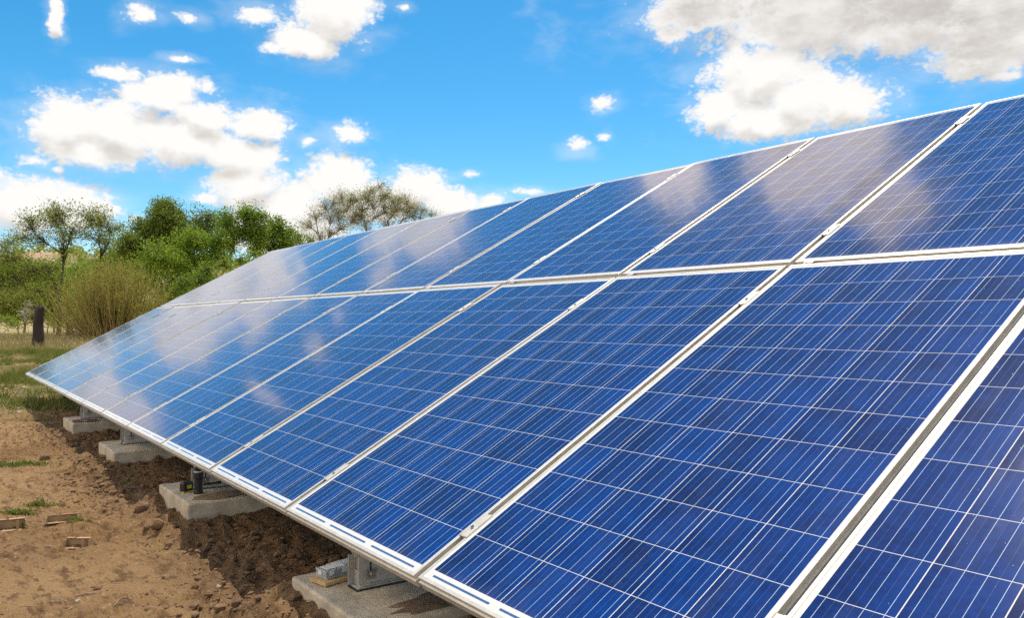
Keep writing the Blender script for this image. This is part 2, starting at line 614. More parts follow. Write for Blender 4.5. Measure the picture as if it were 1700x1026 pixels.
M['bark_dark'] = mat('dark_bark', (0.055, 0.042, 0.032), 0.95, 0, var=0.4, vscale=6, bump=0.8, bscale=20)
M['bark_grey'] = mat('grey_bark', (0.26, 0.20, 0.13), 0.95, 0, var=0.35, vscale=6, bump=0.6, bscale=20)
M['bark_pale'] = mat('pale_dead_wood', (0.42, 0.37, 0.31), 0.95, 0, var=0.3, vscale=6)
M['stem_ochre'] = mat('ochre_stems', (0.33, 0.235, 0.085), 0.9, 0, var=0.35, vscale=1.0)
M['stump'] = mat('weathered_stump', (0.030, 0.019, 0.014), 0.95, 0, vscale=1.3, var=0.2, var2=(0.050, 0.035, 0.027), bump=1.0, bscale=10)
M['leaf_olive'] = leaf_mat('olive_leaves', (0.22, 0.26, 0.05), (0.36, 0.38, 0.08), (0.4, 0.41, 0.11))
M['leaf_dark'] = leaf_mat('dark_leaves', (0.115, 0.165, 0.036), (0.215, 0.27, 0.058), (0.27, 0.31, 0.08))
M['leaf_bright'] = leaf_mat('bright_leaves', (0.16, 0.27, 0.03), (0.3, 0.42, 0.048), (0.35, 0.46, 0.07))
M['leaf_mid'] = leaf_mat('mid_green_leaves', (0.115, 0.21, 0.03), (0.245, 0.35, 0.048), (0.29, 0.39, 0.07))
M['leaf_willow'] = leaf_mat('willow_leaves', (0.3, 0.33, 0.055), (0.44, 0.43, 0.09), (0.5, 0.45, 0.13), scale=0.7)
M['leaf_tan'] = leaf_mat('budding_leaves', (0.36, 0.31, 0.11), (0.48, 0.42, 0.17), (0.34, 0.36, 0.09))
M['grass'] = leaf_mat('green_weeds', (0.085, 0.125, 0.022), (0.165, 0.175, 0.045), (0.3, 0.25, 0.1), scale=0.8, trans=0.3)
M['dry'] = leaf_mat('dry_grass', (0.289, 0.221, 0.111), (0.408, 0.323, 0.170), (0.221, 0.178, 0.076), scale=0.5, trans=0.25)


def ground_material():
    mt = bpy.data.materials.new('ground_soil')
    mt.use_nodes = True
    t = mt.node_tree
    p = t.nodes['Principled BSDF']
    p.inputs['Roughness'].default_value = 0.95
    p.inputs['Specular IOR Level'].default_value = 0.15
    n = N(t)
    pos = n.node('ShaderNodeNewGeometry').outputs['Position']
    sp = n.node('ShaderNodeSeparateXYZ')
    t.links.new(pos, sp.inputs[0])
    X, Y, Z = sp.outputs
    big = n.noise(pos, 0.9, 5.0, 0.6)
    mid = n.noise(n.vmath('MULTIPLY', pos, (1.0, 3.0, 1.0)), 4.5, 6.0, 0.65)
    fine = n.noise(pos, 38.0, 5.0, 0.7)
    c = n.mix(n.step(big, 0.34, 0.66), (0.215, 0.122, 0.051), (0.322, 0.196, 0.090))
    c = n.mix(n.math('MULTIPLY', n.step(mid, 0.50, 0.64), 0.8), c, (0.120, 0.062, 0.026))  # dark streaks: shadows of small soil ridges put into the colour
    c = n.mix(n.math('MULTIPLY', n.step(fine, 0.55, 0.72), 0.6), c, (0.110, 0.060, 0.027))
    c = n.mix(n.math('MULTIPLY', n.step(n.noise(pos, 70.0, 2.0, 0.5), 0.68, 0.74), 0.5), c, (0.42, 0.32, 0.20))
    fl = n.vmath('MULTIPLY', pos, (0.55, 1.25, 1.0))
    c = n.mix(n.math('MULTIPLY', n.step(n.noise(fl, 17.0, 5.0, 0.62), 0.55, 0.64), 0.72), c, (0.092, 0.047, 0.019))  # dark flecks stand in for tiny shadows among the crumbs, painted in the colour
    c = n.mix(n.math('MULTIPLY', n.step(n.noise(fl, 29.0, 4.0, 0.6), 0.60, 0.70), 0.55), c, (0.40, 0.275, 0.150))
    # freshly dug, moist soil close to the array
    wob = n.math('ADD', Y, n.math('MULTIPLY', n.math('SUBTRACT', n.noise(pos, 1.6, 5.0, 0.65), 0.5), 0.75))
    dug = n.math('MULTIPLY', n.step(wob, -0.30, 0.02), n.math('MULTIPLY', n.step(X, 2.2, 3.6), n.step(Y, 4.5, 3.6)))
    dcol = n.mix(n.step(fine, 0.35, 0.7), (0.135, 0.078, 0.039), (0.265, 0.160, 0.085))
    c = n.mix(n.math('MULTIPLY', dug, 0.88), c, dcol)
    # grassy field behind: litter, bare and stony patches
    fld = n.step(n.math('ADD', X, n.math('MULTIPLY', n.math('SUBTRACT', big, 0.5), 2.0)), 2.4, 1.2)
    fcol = n.mix(n.step(n.noise(n.vmath('MULTIPLY', pos, (0.7, 1.6, 1.0)), 0.75, 6.0, 0.7), 0.42, 0.58), (0.250, 0.145, 0.060), (0.110, 0.105, 0.028))
    fcol = n.mix(n.step(n.noise(pos, 6.0, 4.0, 0.7), 0.5, 0.75), fcol, (0.27, 0.20, 0.11))
    c = n.mix(fld, c, fcol)
    far = n.step(X, -28.0, -36.0)
    c = n.mix(far, c, n.mix(n.step(n.noise(pos, 0.25, 4.0, 0.6), 0.35, 0.65), (0.36, 0.28, 0.14), (0.25, 0.22, 0.09)))
    hill = n.step(Z, 2.0, 6.0)
    hcol = n.mix(n.step(n.noise(pos, 0.06, 7.0, 0.7), 0.42, 0.6), (0.40, 0.27, 0.17), (0.17, 0.16, 0.07))
    c = n.mix(hill, c, hcol)
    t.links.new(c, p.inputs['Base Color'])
    b = n.node('ShaderNodeBump')
    b.inputs['Strength'].default_value = 0.9
    b.inputs['Distance'].default_value = 0.04
    hgt = n.math('ADD', n.math('MULTIPLY', mid, 1.2), n.math('MULTIPLY', n.noise(pos, 30.0, 8.0, 0.7), 0.9))
    t.links.new(hgt, b.inputs['Height'])
    t.links.new(b.outputs[0], p.inputs['Normal'])
    return mt


# ------------------------------------------------------------------ ground
def axis(lo, a, b, hi, fine, grow):
    mid = list(np.arange(a, b, fine))
    left, x, st = [], a, fine
    while x > lo:
        st *= grow
        x -= st
        left.append(x)
    right, x, st = [], mid[-1], fine
    while x < hi:
        st *= grow
        x += st
        right.append(x)
    return np.array(left[::-1] + mid + right)


gx = axis(-520, 3.2, 11.2, 420, 0.022, 1.045)
gy = axis(-420, -1.15, 1.1, 520, 0.018, 1.055)
XX, YY = np.meshgrid(gx, gy)
ZZ = H(XX, YY)
g = G()
nx, ny = len(gx), len(gy)
idx = (np.arange(ny - 1)[:, None] * nx + np.arange(nx - 1)[None, :]).ravel()
g.add(np.stack([XX.ravel(), YY.ravel(), ZZ.ravel()], 1), np.stack([idx, idx + 1, idx + nx + 1, idx + nx], 1))
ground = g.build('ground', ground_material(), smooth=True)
tag(ground, kind='structure')

# ------------------------------------------------------------------ solar panels
PW, PL, FD, LIP = 0.9915, 1.980, 0.040, 0.0125


def laminate_material(ribbons_low):
    mt = bpy.data.materials.new('photovoltaic_laminate')
    mt.use_nodes = True
    t = mt.node_tree
    p = t.nodes['Principled BSDF']
    n = N(t)
    co = n.node('ShaderNodeTexCoord').outputs['Object']
    sp = n.node('ShaderNodeSeparateXYZ')
    t.links.new(co, sp.inputs[0])
    cp = 0.1585
    mx = 0.0250
    my = 0.0435 if ribbons_low else 0.0345
    u = n.math('DIVIDE', n.math('SUBTRACT', sp.outputs[0], mx), cp)
    v = n.math('DIVIDE', n.math('SUBTRACT', sp.outputs[1], my), cp)
    fu, fv = n.math('FRACT', u), n.math('FRACT', v)
    cu, cv = n.math('FLOOR', u), n.math('FLOOR', v)

    def edge(f):
        return n.math('MINIMUM', f, n.math('SUBTRACT', 1.0, f))

    gap = n.math('MAXIMUM', n.math('LESS_THAN', edge(fu), 0.0074), n.math('LESS_THAN', edge(fv), 0.0050))
    inside = n.math('MULTIPLY', n.math('LESS_THAN', n.math('ABSOLUTE', n.math('SUBTRACT', u, 3.0)), 3.0),
                    n.math('LESS_THAN', n.math('ABSOLUTE', n.math('SUBTRACT', v, 6.0)), 6.0))
    cell = n.math('MULTIPLY', inside, n.math('SUBTRACT', 1.0, gap))
    b4 = n.math('FRACT', n.math('MULTIPLY', u, 4.0))
    bus = n.math('LESS_THAN', n.math('ABSOLUTE', n.math('SUBTRACT', b4, 0.5)), 0.0150)
    bus = n.math('MULTIPLY', bus, inside)
    faint = n.math('MULTIPLY', n.math('LESS_THAN', edge(b4), 0.008), cell)
    # ribbons in the white end margins
    rb = n.math('FRACT', n.math('DIVIDE', u, 2.0))
    along = n.math('MULTIPLY', n.math('GREATER_THAN', rb, 0.07), n.math('LESS_THAN', rb, 0.93))
    yb = sp.outputs[1] if ribbons_low else n.math('SUBTRACT', PL, sp.outputs[1])
    rib = n.math('MULTIPLY', along, n.math('LESS_THAN', n.math('ABSOLUTE', n.math('SUBTRACT', yb, 0.0265)), 0.0036))
    rib = n.math('MULTIPLY', rib, n.math('LESS_THAN', n.math('ABSOLUTE', n.math('SUBTRACT', u, 3.0)), 2.95))
    # cell colour: from cell to cell, crystal grain, and a gradient across each cell
    cid = n.node('ShaderNodeCombineXYZ')
    t.links.new(cu, cid.inputs[0])
    t.links.new(cv, cid.inputs[1])
    oi = n.node('ShaderNodeObjectInfo')
    t.links.new(n.math('MULTIPLY', oi.outputs['Random'], 97.0), cid.inputs[2])
    wn_ = n.node('ShaderNodeTexWhiteNoise', noise_dimensions='3D')
    t.links.new(cid.outputs[0], wn_.inputs['Vector'])
    off = n.vmath('MULTIPLY_ADD', cid.outputs[0], (0.37, 0.61, 0.11), co)
    soft = n.noise(off, 9.0, 3.0, 0.6)
    vor = n.node('ShaderNodeTexVoronoi', feature='F1')
    vor.inputs['Scale'].default_value = 95.0
    t.links.new(n.vmath('MULTIPLY_ADD', n.noise(off, 25.0, 2.0, 0.5, out='Color'), (0.02, 0.02, 0), off), vor.inputs['Vector'])
    grain = n.node('ShaderNodeSeparateColor')
    t.links.new(vor.outputs['Color'], grain.inputs[0])
    f = n.math('ADD', n.math('MULTIPLY', wn_.outputs['Value'], 0.30), n.math('MULTIPLY', soft, 0.95))
    f = n.math('ADD', f, n.math('MULTIPLY', n.math('SUBTRACT', fu, 0.5), 0.28))
    f = n.math('ADD', f, n.math('MULTIPLY', n.math('SUBTRACT', grain.outputs[0], 0.5), 0.22))
    blue = n.mix(n.step(f, 0.15, 1.05), (0.0050, 0.0080, 0.056), (0.0035, 0.0310, 0.178))
    blue = n.mix(n.math('MULTIPLY', faint, 0.18), blue, (0.35, 0.42, 0.55))
    c = n.mix(cell, (0.64, 0.62, 0.58), blue)
    c = n.mix(n.math('MAXIMUM', bus, rib), c, (0.42, 0.50, 0.60))
    # dust: a film that thickens towards the lower edge, with run marks and specks
    dsp = n.vmath('MULTIPLY', off, (1.0, 0.16, 1.0))
    film = n.math('MULTIPLY', n.step(n.noise(dsp, 14.0, 5.0, 0.65), 0.42, 0.8), 0.028)
    low = n.math('MULTIPLY', n.step(n.math('ADD', sp.outputs[1], n.math('MULTIPLY', n.noise(off, 20.0, 4.0, 0.6), 0.06)), 0.115, 0.02), 0.10)
    spk = n.math('MULTIPLY', n.step(n.noise(off, 130.0, 2.0, 0.5), 0.76, 0.80), 0.30)
    dust = n.math('MAXIMUM', n.math('ADD', film, low), spk)
    c = n.mix(dust, c, (0.42, 0.36, 0.28))
    t.links.new(n.math('ADD', n.math('MULTIPLY', dust, 0.9), 0.07), p.inputs['Roughness'])
    t.links.new(c, p.inputs['Base Color'])
    t.links.new(n.math('MULTIPLY', rib, 0.9), p.inputs['Metallic'])
    p.inputs['IOR'].default_value = 1.60
    return mt


M['pv'] = laminate_material(True)
M['pv_up'] = laminate_material(False)


def make_panel(pv):
    root = empty('solar_panel')
    fr = G()
    # rail profile: inner coordinate 0 = outside face; a shallow groove runs round the outside
    prof = [(0.0, -FD), (0.0, -0.021), (-0.0025, -0.019), (-0.0025, -0.017), (0.003, -0.015), (0.003, -0.0035), (0.0012, -0.0008), (0.003, 0.0),
            (LIP - 0.001, 0.0), (LIP, -0.0012), (LIP, -0.0062), (0.0045, -0.0062), (0.0045, -FD)]
    k = len(prof)
    rings = []
    for d, z in prof:
        rings.append([(d, d, z), (PW - d, d, z), (PW - d, PL - d, z), (d, PL - d, z)])
    v = np.array(rings).reshape(-1, 3)
    f = []
    for i in range(k):
        i2 = (i + 1) % k
        for j in range(4):
            j2 = (j + 1) % 4
            f.append((i * 4 + j, i * 4 + j2, i2 * 4 + j2, i2 * 4 + j))
    fr.add(v, f)
    fr.build('frame', M['alu'], root)
    gl = G()
    gl.box((0.0055, 0.0055, -0.0060), (PW - 0.0055, PL - 0.0055, -0.0015))
    gl.build('glass_sheet', M[pv], root)
    return root


NCOL = 14
ORD = ['first', 'second', 'third', 'fourth', 'fifth', 'sixth', 'seventh', 'eighth', 'ninth', 'tenth', 'eleventh', 'twelfth', 'thirteenth', 'fourteenth']
bdir = np.array([0, math.cos(TILT), math.sin(TILT)])
ndir = np.array([0, -math.sin(TILT), math.cos(TILT)])


def on_plane(x, s, n=0.0):
    return np.array([x, 0, ZB]) + bdir * s + ndir * n


for r in (0, 1):
    proto = None
    for k in range(NCOL):
        if proto is None:
            proto = make_panel('pv_up' if r else 'pv')
            o = proto
        else:
            o = copy_tree(proto)
        x = k * PITCH + (PITCH - PW) / 2 + random.uniform(-0.0012, 0.0012)
        s = r * ROW + (ROW - PL) / 2 + random.uniform(-0.002, 0.002)
        wob = (R(random.uniform(-0.10, 0.10)), R(random.uniform(-0.12, 0.12)), R(random.uniform(-0.03, 0.03)))
        o.location = on_plane(x, s, random.uniform(-0.001, 0.001))
        o.rotation_euler = (Matrix.Rotation(TILT + wob[0], 4, 'X') @ Matrix.Rotation(wob[1], 4, 'Y') @ Matrix.Rotation(wob[2], 4, 'Z')).to_euler()
        row = 'lower' if r == 0 else 'upper'
        extra = {(0, 0): ', above grass', (1, 0): ', before trees'}.get((r, k), '')
        tag(o, 'blue solar panel in the %s row, %s from the array far end%s' % (row, ORD[k], extra), 'solar panel',
            'solar panels of the %s row' % row)

# ------------------------------------------------------------------ rails with clamps
rail_s = [0.259, 1.697, ROW + 0.325, ROW + 1.707]
rail_lab = ['aluminium mounting rail under the lower panels near their bottom edge, clamps in every seam',
            'aluminium mounting rail under the lower panels just below the middle seam, clamps in every seam',
            'aluminium mounting rail under the upper panels just above the middle seam, clamps in every seam',
            'aluminium mounting rail under the upper panels near the top edge, clamps in every seam']


def clamp_mesh():
    c = G()
    # (x, z) section across the seam, long side along the slope
    sec = [(-0.0205, 0.0008), (-0.0205, 0.0028), (-0.0095, 0.0034), (-0.0085, 0.0012), (0.0085, 0.0012), (0.0095, 0.0034), (0.0205, 0.0028), (0.0205, 0.0008),
           (0.0075, 0.0006), (0.0075, -0.03), (-0.0075, -0.03), (-0.0075, 0.0006)]
    k = len(sec)
    L = 0.0525
    a = [(x, -L, z) for x, z in sec] + [(x, L, z) for x, z in sec]
    c.add(a, [(i, k + i, k + (i + 1) % k, (i + 1) % k) for i in range(k)])
    c.poly(list(range(k)), 2 * k)
    c.poly(list(range(k, 2 * k))[::-1], 2 * k)
    return c


for ri, s in enumerate(rail_s):
    root = empty('mounting_rail', on_plane(0, s, 0), (TILT, 0, 0))
    tag(root, rail_lab[ri], 'mounting rail', 'mounting rails of the array')
    b = G()
    b.extrude_x([(-0.02, -0.085), (0.02, -0.085), (0.02, -0.0415), (0.006, -0.0415), (0.006, -0.05), (-0.006, -0.05), (-0.006, -0.0415), (-0.02, -0.0415)],
                -0.02, NCOL * PITCH + 0.02)
    b.build('rail_bar', M['alu_rail'], root)
    first = None
    for k in range(0, NCOL + 1):
        if first is None:
            first = bevel(clamp_mesh().build('clamp', M['alu'], root), 0.0007, 1)
            bo = G()
            bo.tube([(0, -0.012, 0.0010), (0, -0.012, 0.0056)], 0.0062, 10)
            bt = bo.build('bolt_head', M['bolt'], first)
            so = G()
            so.tube([(0, -0.012, 0.0057), (0, -0.012, 0.0061)], 0.0034, 6)
            so.build('bolt_socket', M['dark_bolt'], first)
            c = first
        else:
            c = copy_tree(first, root)
        c.location = (k * PITCH, random.uniform(-0.012, 0.012), 0)
    if ri == 1:
        for k in range(1, NCOL + 1):
            lg = G()
            lg.tube([(0, 0, -0.0415), (0, 0, 0.004)], 0.007, 8)
            lg.box((-0.012, -0.009, -0.001), (0.028, 0.009, 0.0025))
            lo = lg.build('grounding_lug', M['galv'], root)
            lo.location = (k * PITCH + 0.078, ROW - s, -0.001)

# ------------------------------------------------------------------ footings, supports
foot_lab = ['large grey concrete footing nearest the camera, with plastic cases on top',
            'grey concrete footing with a tape measure and black tool on top',
            'grey concrete footing with a clean bare top, second from the far end',
            'farthest grey concrete footing, dark red scrap on its corner, close to the grass']
sup_lab = ['grey metal support with slotted bracket beside the plastic cases, nearest the camera',
           'grey metal support with bracket behind the tape measure and black tool',
           'grey metal support on the clean concrete footing, second from the far end',
           'farthest grey metal support, on the footing close to the grass']


def concrete_block(x0, x1, seed):
    import bmesh
    bm = bmesh.new()
    g_ = G()
    nxs, nys, nzs = 14, 20, 8
    hw, hl, hh = (x1 - x0), (FY1 - FY0), FTOP + 0.14
    bmesh.ops.create_cube(bm, size=1.0)
    bmesh.ops.scale(bm, vec=(hw, hl, hh), verts=bm.verts)
    bmesh.ops.translate(bm, vec=(hw / 2, hl / 2, -hh / 2), verts=bm.verts)
    bmesh.ops.bevel(bm, geom=list(bm.edges), offset=0.010, segments=3, affect='EDGES', profile=0.5)
    bmesh.ops.subdivide_edges(bm, edges=[e for e in bm.edges if e.calc_length() > 0.1], cuts=9, use_grid_fill=True)
    rr = np.random.default_rng(seed)
    for v in bm.verts:
        x, y, z = v.co
        v.co.x += (vnoise(y * 9 + seed, z * 9, seed) - 0.5) * 0.004
        v.co.y += (vnoise(x * 9 + seed, z * 9, seed + 1) - 0.5) * 0.004
        v.co.z += (vnoise(x * 7 + seed, y * 7, seed + 2) - 0.5) * 0.004
    me = bpy.data.meshes.new('concrete_footing')
    bm.to_mesh(me)
    bm.free()
    for p_ in me.polygons:
        p_.use_smooth = p_.area < 6e-4
    me.materials.append(M['concrete'])
    o = bpy.data.objects.new('concrete_footing', me)
    o.location = (x0, FY0, FTOP)
    COL.objects.link(o)
    return o


def support(x, lab):
    """bracket, front post, sloping beam and rear post; local origin on the footing top"""
    root = empty('panel_support', (x + 0.02, 0.112, FTOP))
    tag(root, lab, 'panel support', 'supports standing on the footings')
    br = G()
    br.box((-0.004, -0.012, 0.003), (0.062, 0.200, 0.008))            # foot plate
    br.box((0.0, 0.0, 0.0083), (0.005, 0.182, 0.116))
    br.box((0.036, 0.0, 0.0083), (0.041, 0.182, 0.112))
    br.box((0.0052, 0.0, 0.0083), (0.0358, 0.004, 0.060))
    br.box((-0.0002, -0.022, 0.0083), (0.0045, -0.0003, 0.112))          # bent ear
    br.box((0.0413, 0.0, 0.0083), (0.056, 0.182, 0.0125))             # outer flange
    bracket = bevel(br.build('bracket', M['galv'], root), 0.001, 1)
    pad = G()
    pad.box((-0.01, -0.02, 0.0), (0.07, 0.21, 0.0028))
    pad.build('base_pad', M['black'], root)
    sl = G()
    for yy, z0, z1 in ((0.045, 0.05, 0.085), (0.14, 0.055, 0.085)):
        sl.box((0.0411, yy - 0.0035, z0), (0.0416, yy + 0.0035, z1))
    sl.build('slot', M['dark_bolt'], bracket)
    cl = G()
    cl.box((0.0418, 0.03, 0.028), (0.046, 0.062, 0.058))
    cl.box((0.0418, 0.029, 0.0582), (0.058, 0.063, 0.0615))
    cl.tube([(0.046, 0.046, 0.043), (0.053, 0.046, 0.043)], 0.007, 6)
    bevel(cl.build('clip_nut', M['bolt'], bracket), 0.0006, 1)
    po = G()
    top = 0.36 + math.tan(TILT) * 0.112 - 0.09 / math.cos(TILT) - FTOP - 0.004
    po.box((0.0065, 0.006, 0.009), (0.0345, 0.066, top))
    bevel(po.build('front_post', M['alu_rail'], root), 0.001, 1)
    bm_ = G()
    c, s_ = math.cos(TILT), math.sin(TILT)
    rot = np.array([[1, 0, 0], [0, c, -s_], [0, s_, c]])
    org = np.array([0, -0.112, ZB - FTOP])
    bm_.box((0.006, 0.05, -0.136), (0.035, 2 * ROW - 0.12, -0.0865), rot, org)
    bm_.build('sloping_beam', M['alu_rail'], root)
    rp = G()
    s_rear = 3.3
    pt = org + np.array([0, c * s_rear, s_ * s_rear])
    rp.box((0.0, pt[1] - 0.03, -0.4), (0.045, pt[1] + 0.03, pt[2] - 0.165))
    rp.build('rear_post', M['alu_rail'], root)
    return root


for i, (x0, x1) in enumerate(FOOT):
    o = concrete_block(x0, x1, 3 + i * 7)
    tag(o, foot_lab[i], 'concrete footing', 'concrete footings under the array')
    support(x0 + 0.205, sup_lab[i])

# loose soil that slid onto the two nearer footings
for (cx, cy, sx, sy, seed) in ((8.76, 0.20, 0.10, 0.24, 2), (10.82, 0.40, 0.10, 0.36, 5)):
    so = G()
    rr = np.random.default_rng(seed)
    th = np.linspace(0, 2 * math.pi, 40, endpoint=False)
    V = [(cx, cy, FTOP + 0.014)]
    for q in np.linspace(0.12, 1, 7):
        for a in th:
            wob = 0.72 + 0.5 * float(vnoise(math.cos(a) * 3 + seed * 3 + 50, math.sin(a) * 3 + 50, seed))
            X_, Y_ = cx + sx * q * math.cos(a) * wob, cy + sy * q * math.sin(a) * wob
            zz = FTOP - 0.004 + 0.017 * (1 - q ** 2) + 0.010 * (float(vnoise(X_ * 45, Y_ * 45, 3)) - 0.3) * (1 - q ** 3)
            V.append((min(X_, FOOT[1 if cx < 9 else 0][1] - 0.012), max(Y_, FY0 + 0.01), zz))
    so.add(V, [(0, 1 + j, 1 + (j + 1) % 40) for j in range(40)])
    so.f.append([(1 + q * 40 + j, 41 + q * 40 + j, 41 + q * 40 + (j + 1) % 40, 1 + q * 40 + (j + 1) % 40) for q in range(6) for j in range(40)])
    tag(so.build('loose_soil', M['soil_loose'], smooth=True), kind='stuff')


def clear_plastic():
    mt = bpy.data.materials.new('clear_plastic')
    mt.use_nodes = True
    t = mt.node_tree
    t.nodes.clear()
    n = N(t)
    tr = n.node('ShaderNodeBsdfTransparent')
    tr.inputs[0].default_value = (0.86, 0.88, 0.88, 1)
    pr = n.node('ShaderNodeBsdfPrincipled')
    pr.inputs['Base Color'].default_value = (0.72, 0.74, 0.75, 1)
    pr.inputs['Roughness'].default_value = 0.18
    ms = n.node('ShaderNodeMixShader')
    ms.inputs[0].default_value = 0.45
    t.links.new(tr.outputs[0], ms.inputs[1])
    t.links.new(pr.outputs[0], ms.inputs[2])
    o = n.node('ShaderNodeOutputMaterial')
    t.links.new(ms.outputs[0], o.inputs[0])
    return mt


M['clear'] = clear_plastic()


def plastic_case(loc, rz, lab, fill):
    root = empty('plastic_case', loc, (0, 0, rz))
    tag(root, lab, 'plastic case', 'plastic cases on the nearest footing')
    w, l, h = 0.066, 0.098, 0.025
    b = G()
    b.box((-w / 2, -l / 2, 0.0), (w / 2, l / 2, h))
    bevel(b.build('tray', M['clear'], root), 0.004, 2)
    f = G()
    for i in range(26):
        f.blob((rng.uniform(-w / 2 + .008, w / 2 - .008), rng.uniform(-l / 2 + .008, l / 2 - .008), rng.uniform(.005, h - .008)), rng.uniform(.003, .006, 3), 1, 0.3, i)
    f.build('fasteners', M[fill], root)
    li = G()
    li.box((-w / 2 - .0015, -l / 2 - .0015, h + .0004), (w / 2 + .0015, l / 2 + .0015, h + .0065))
    lid = bevel(li.build('lid', M['clear'], root), 0.002, 2)
    ri = G()
    ri.box((-w * .36, -l * .38, h + .0068), (w * .36, l * .38, h + .0092))
    bevel(ri.build('lid_panel', M['grey_pl'], lid), 0.002, 2)
    la = G()
    for yy in (-l * .27, l * .27):
        la.box((w / 2 + .0017, yy - .009, h - .010), (w / 2 + .0042, yy + .009, h + .005))
    la.box((-.009, -l / 2 - .0042, h - .010), (.009, -l / 2 - .0017, h + .005))
    la.build('latch', M['grey_pl'], root)
    return root


wb = G()
wb.box((-0.048, -0.064, 0.0), (0.048, 0.064, 0.0135))
wbo = bevel(wb.build('wooden_board', M['wood']), 0.0012, 1)
wbo.location = (10.432, 0.075, FTOP + 0.0035)
wbo.rotation_euler = (0, 0, R(12))
tag(wbo, 'small yellowish wooden board lying on the nearest footing under a plastic case', 'board')
plastic_case((10.428, 0.077, FTOP + 0.0175), R(10), 'clear plastic case with steel fasteners lying on the wooden board', 'screws')
plastic_case((10.362, 0.145, FTOP + 0.004), R(14), 'pale plastic case lying on the concrete behind the wooden board', 'grey_pl')

# tape measure, standing black tool, rod on the second footing
tm = empty('tape_measure', (8.562, 0.045, FTOP + 0.003), (0, 0, R(24)))
tag(tm, 'black tape measure with yellow label lying on the concrete before the bracket', 'tape measure')
b = G()
b.box((-0.02, -0.032, 0), (0.02, 0.032, 0.052))
bevel(b.build('case', M['black'], tm), 0.009, 3)
b = G()
b.box((0.0202, -0.012, 0.018), (0.0215, 0.016, 0.036))
b.build('label_plate', M['yellow'], tm)
b = G()
b.box((0.004, -0.036, -0.0005), (0.022, 0.030, 0.0035))
b.build('blade', M['yellow'], tm)
tl = empty('standing_tool', (8.645, 0.085, FTOP + 0.002))
tag(tl, 'black cylindrical tool standing upright beside the tape measure, pale ring on top', 'tool')
b = G()
b.tube([(0, 0, 0), (0, 0, .012), (0, 0, .014), (0, 0, .075), (0, 0, .082), (0, 0, .112)], [.025, .025, .021, .021, .026, .026], 18)
bevel(b.build('body', M['black'], tl, smooth=False), 0.001, 1)
b = G()
b.tube([(-.008, 0, .1125), (-.008, 0, .119)], .021, 16)
b.build('ring', M['grey_pl'], tl)
b = G()
b.tube([(-.008, 0, .1192), (-.008, 0, .135)], .019, 16)
b.build('cap', M['black'], tl)
b = G()
b.tube([(0.01, 0.024, .045), (0.005, 0.115, .046)], .006, 8)
b.tube([(0.005, 0.098, .0455), (0.0045, 0.118, .0465)], .0075, 8)
b.build('side_rod', M['black'], tl)
# dark red scrap on the farthest footing
rg = G()
n_ = 9
gxx, gyy = np.meshgrid(np.linspace(-.055, .055, n_), np.linspace(-.10, .10, n_))
zz = FTOP + 0.006 + 0.012 * fbm(gxx * 22 + 9, gyy * 22 + 3, 4, 2) + 0.006
ii = (np.arange(n_ - 1)[:, None] * n_ + np.arange(n_ - 1)[None, :]).ravel()
for dz in (0.0, -0.006):
    rg.add(np.stack([(gxx * (1 - 0.25 * np.abs(gyy) * 8) + 4.80).ravel(), (gyy + 0.085).ravel(), (zz + dz).ravel()], 1), np.stack([ii, ii + 1, ii + n_ + 1, ii + n_], 1))
tag(rg.build('cloth_scrap', M['red_rag'], smooth=True), 'dark red cloth scrap crumpled on the corner of the farthest footing', 'cloth')


# ------------------------------------------------------------------ things lying on the soil
def ground_at(px, py):
    d = at(px, py, 1.0) - CAM
    s = -CAM[2] / d[2]
    for _ in range(6):
        p = CAM + d * s
        s = (float(H(p[0], p[1])) - CAM[2]) / d[2]
    return CAM + d * s


def cardboard(px, py, rz, w, d_, h, lab, kink):
    p = ground_at(px, py)
    root = empty('cardboard_piece', p, (0, 0, rz))
    tag(root, lab, 'cardboard', 'cardboard pieces on the bare soil')
    t_ = 0.0035
    b = G()
    b.box((-w / 2, d_ - t_, 0), (w / 2, d_, h))                     # back wall
    b.box((-w / 2, 0.0, 0), (w / 2, d_ - t_ - .0003, t_))            # floor flap
    b.box((-w / 2, 0.0, t_ + .0003), (-w / 2 + t_, d_ - t_ - .0003, h * 0.86))
    b.box((w / 2 - t_, 0.0, t_ + .0003), (w / 2, d_ - t_ - .0003, h * 0.92))
    b.build('tray', M['card'], root)
    f = G()
    f.box((-w * .08, -0.016, 0), (w / 2 - .004, 0.0, 0.0022))
    f.box((-w / 2 + .006, -0.012, 0), (-w * .16, 0.0, 0.0022))
    fo = f.build('folded_flap', M['card'], root)
    fo.location = (0, d_, h + .0012)
    fo.rotation_euler = (R(kink), 0, 0)
    f = G()
    f.box((-w * .44, -0.009, 0), (w * .40, 0.0, 0.0016))
    fo = f.build('torn_edge', M['card'], root)
    fo.location = (0, -0.0003, 0.002)
    fo.rotation_euler = (R(6), 0, R(3))
    q = G()
    q.box((w * .18, 0.004, t_ + .0006), (w * .18 + .012, .007, h * .93))
    q.build('inner_tab', M['card'], root)
    return root


YAW = math.atan2(RIGHT[1], RIGHT[0])
cardboard(126, 911, YAW, 0.125, 0.035, 0.042, 'small brown cardboard tray lying open, nearest on the bare soil', 5)
cardboard(103, 868, YAW + R(24), 0.150, 0.035, 0.034, 'bent brown cardboard strip lying just beyond the open cardboard tray', -6)
cardboard(18, 882, YAW + R(30), 0.130, 0.05, 0.052, 'folded brown cardboard piece at the left beside a green weed', 12)


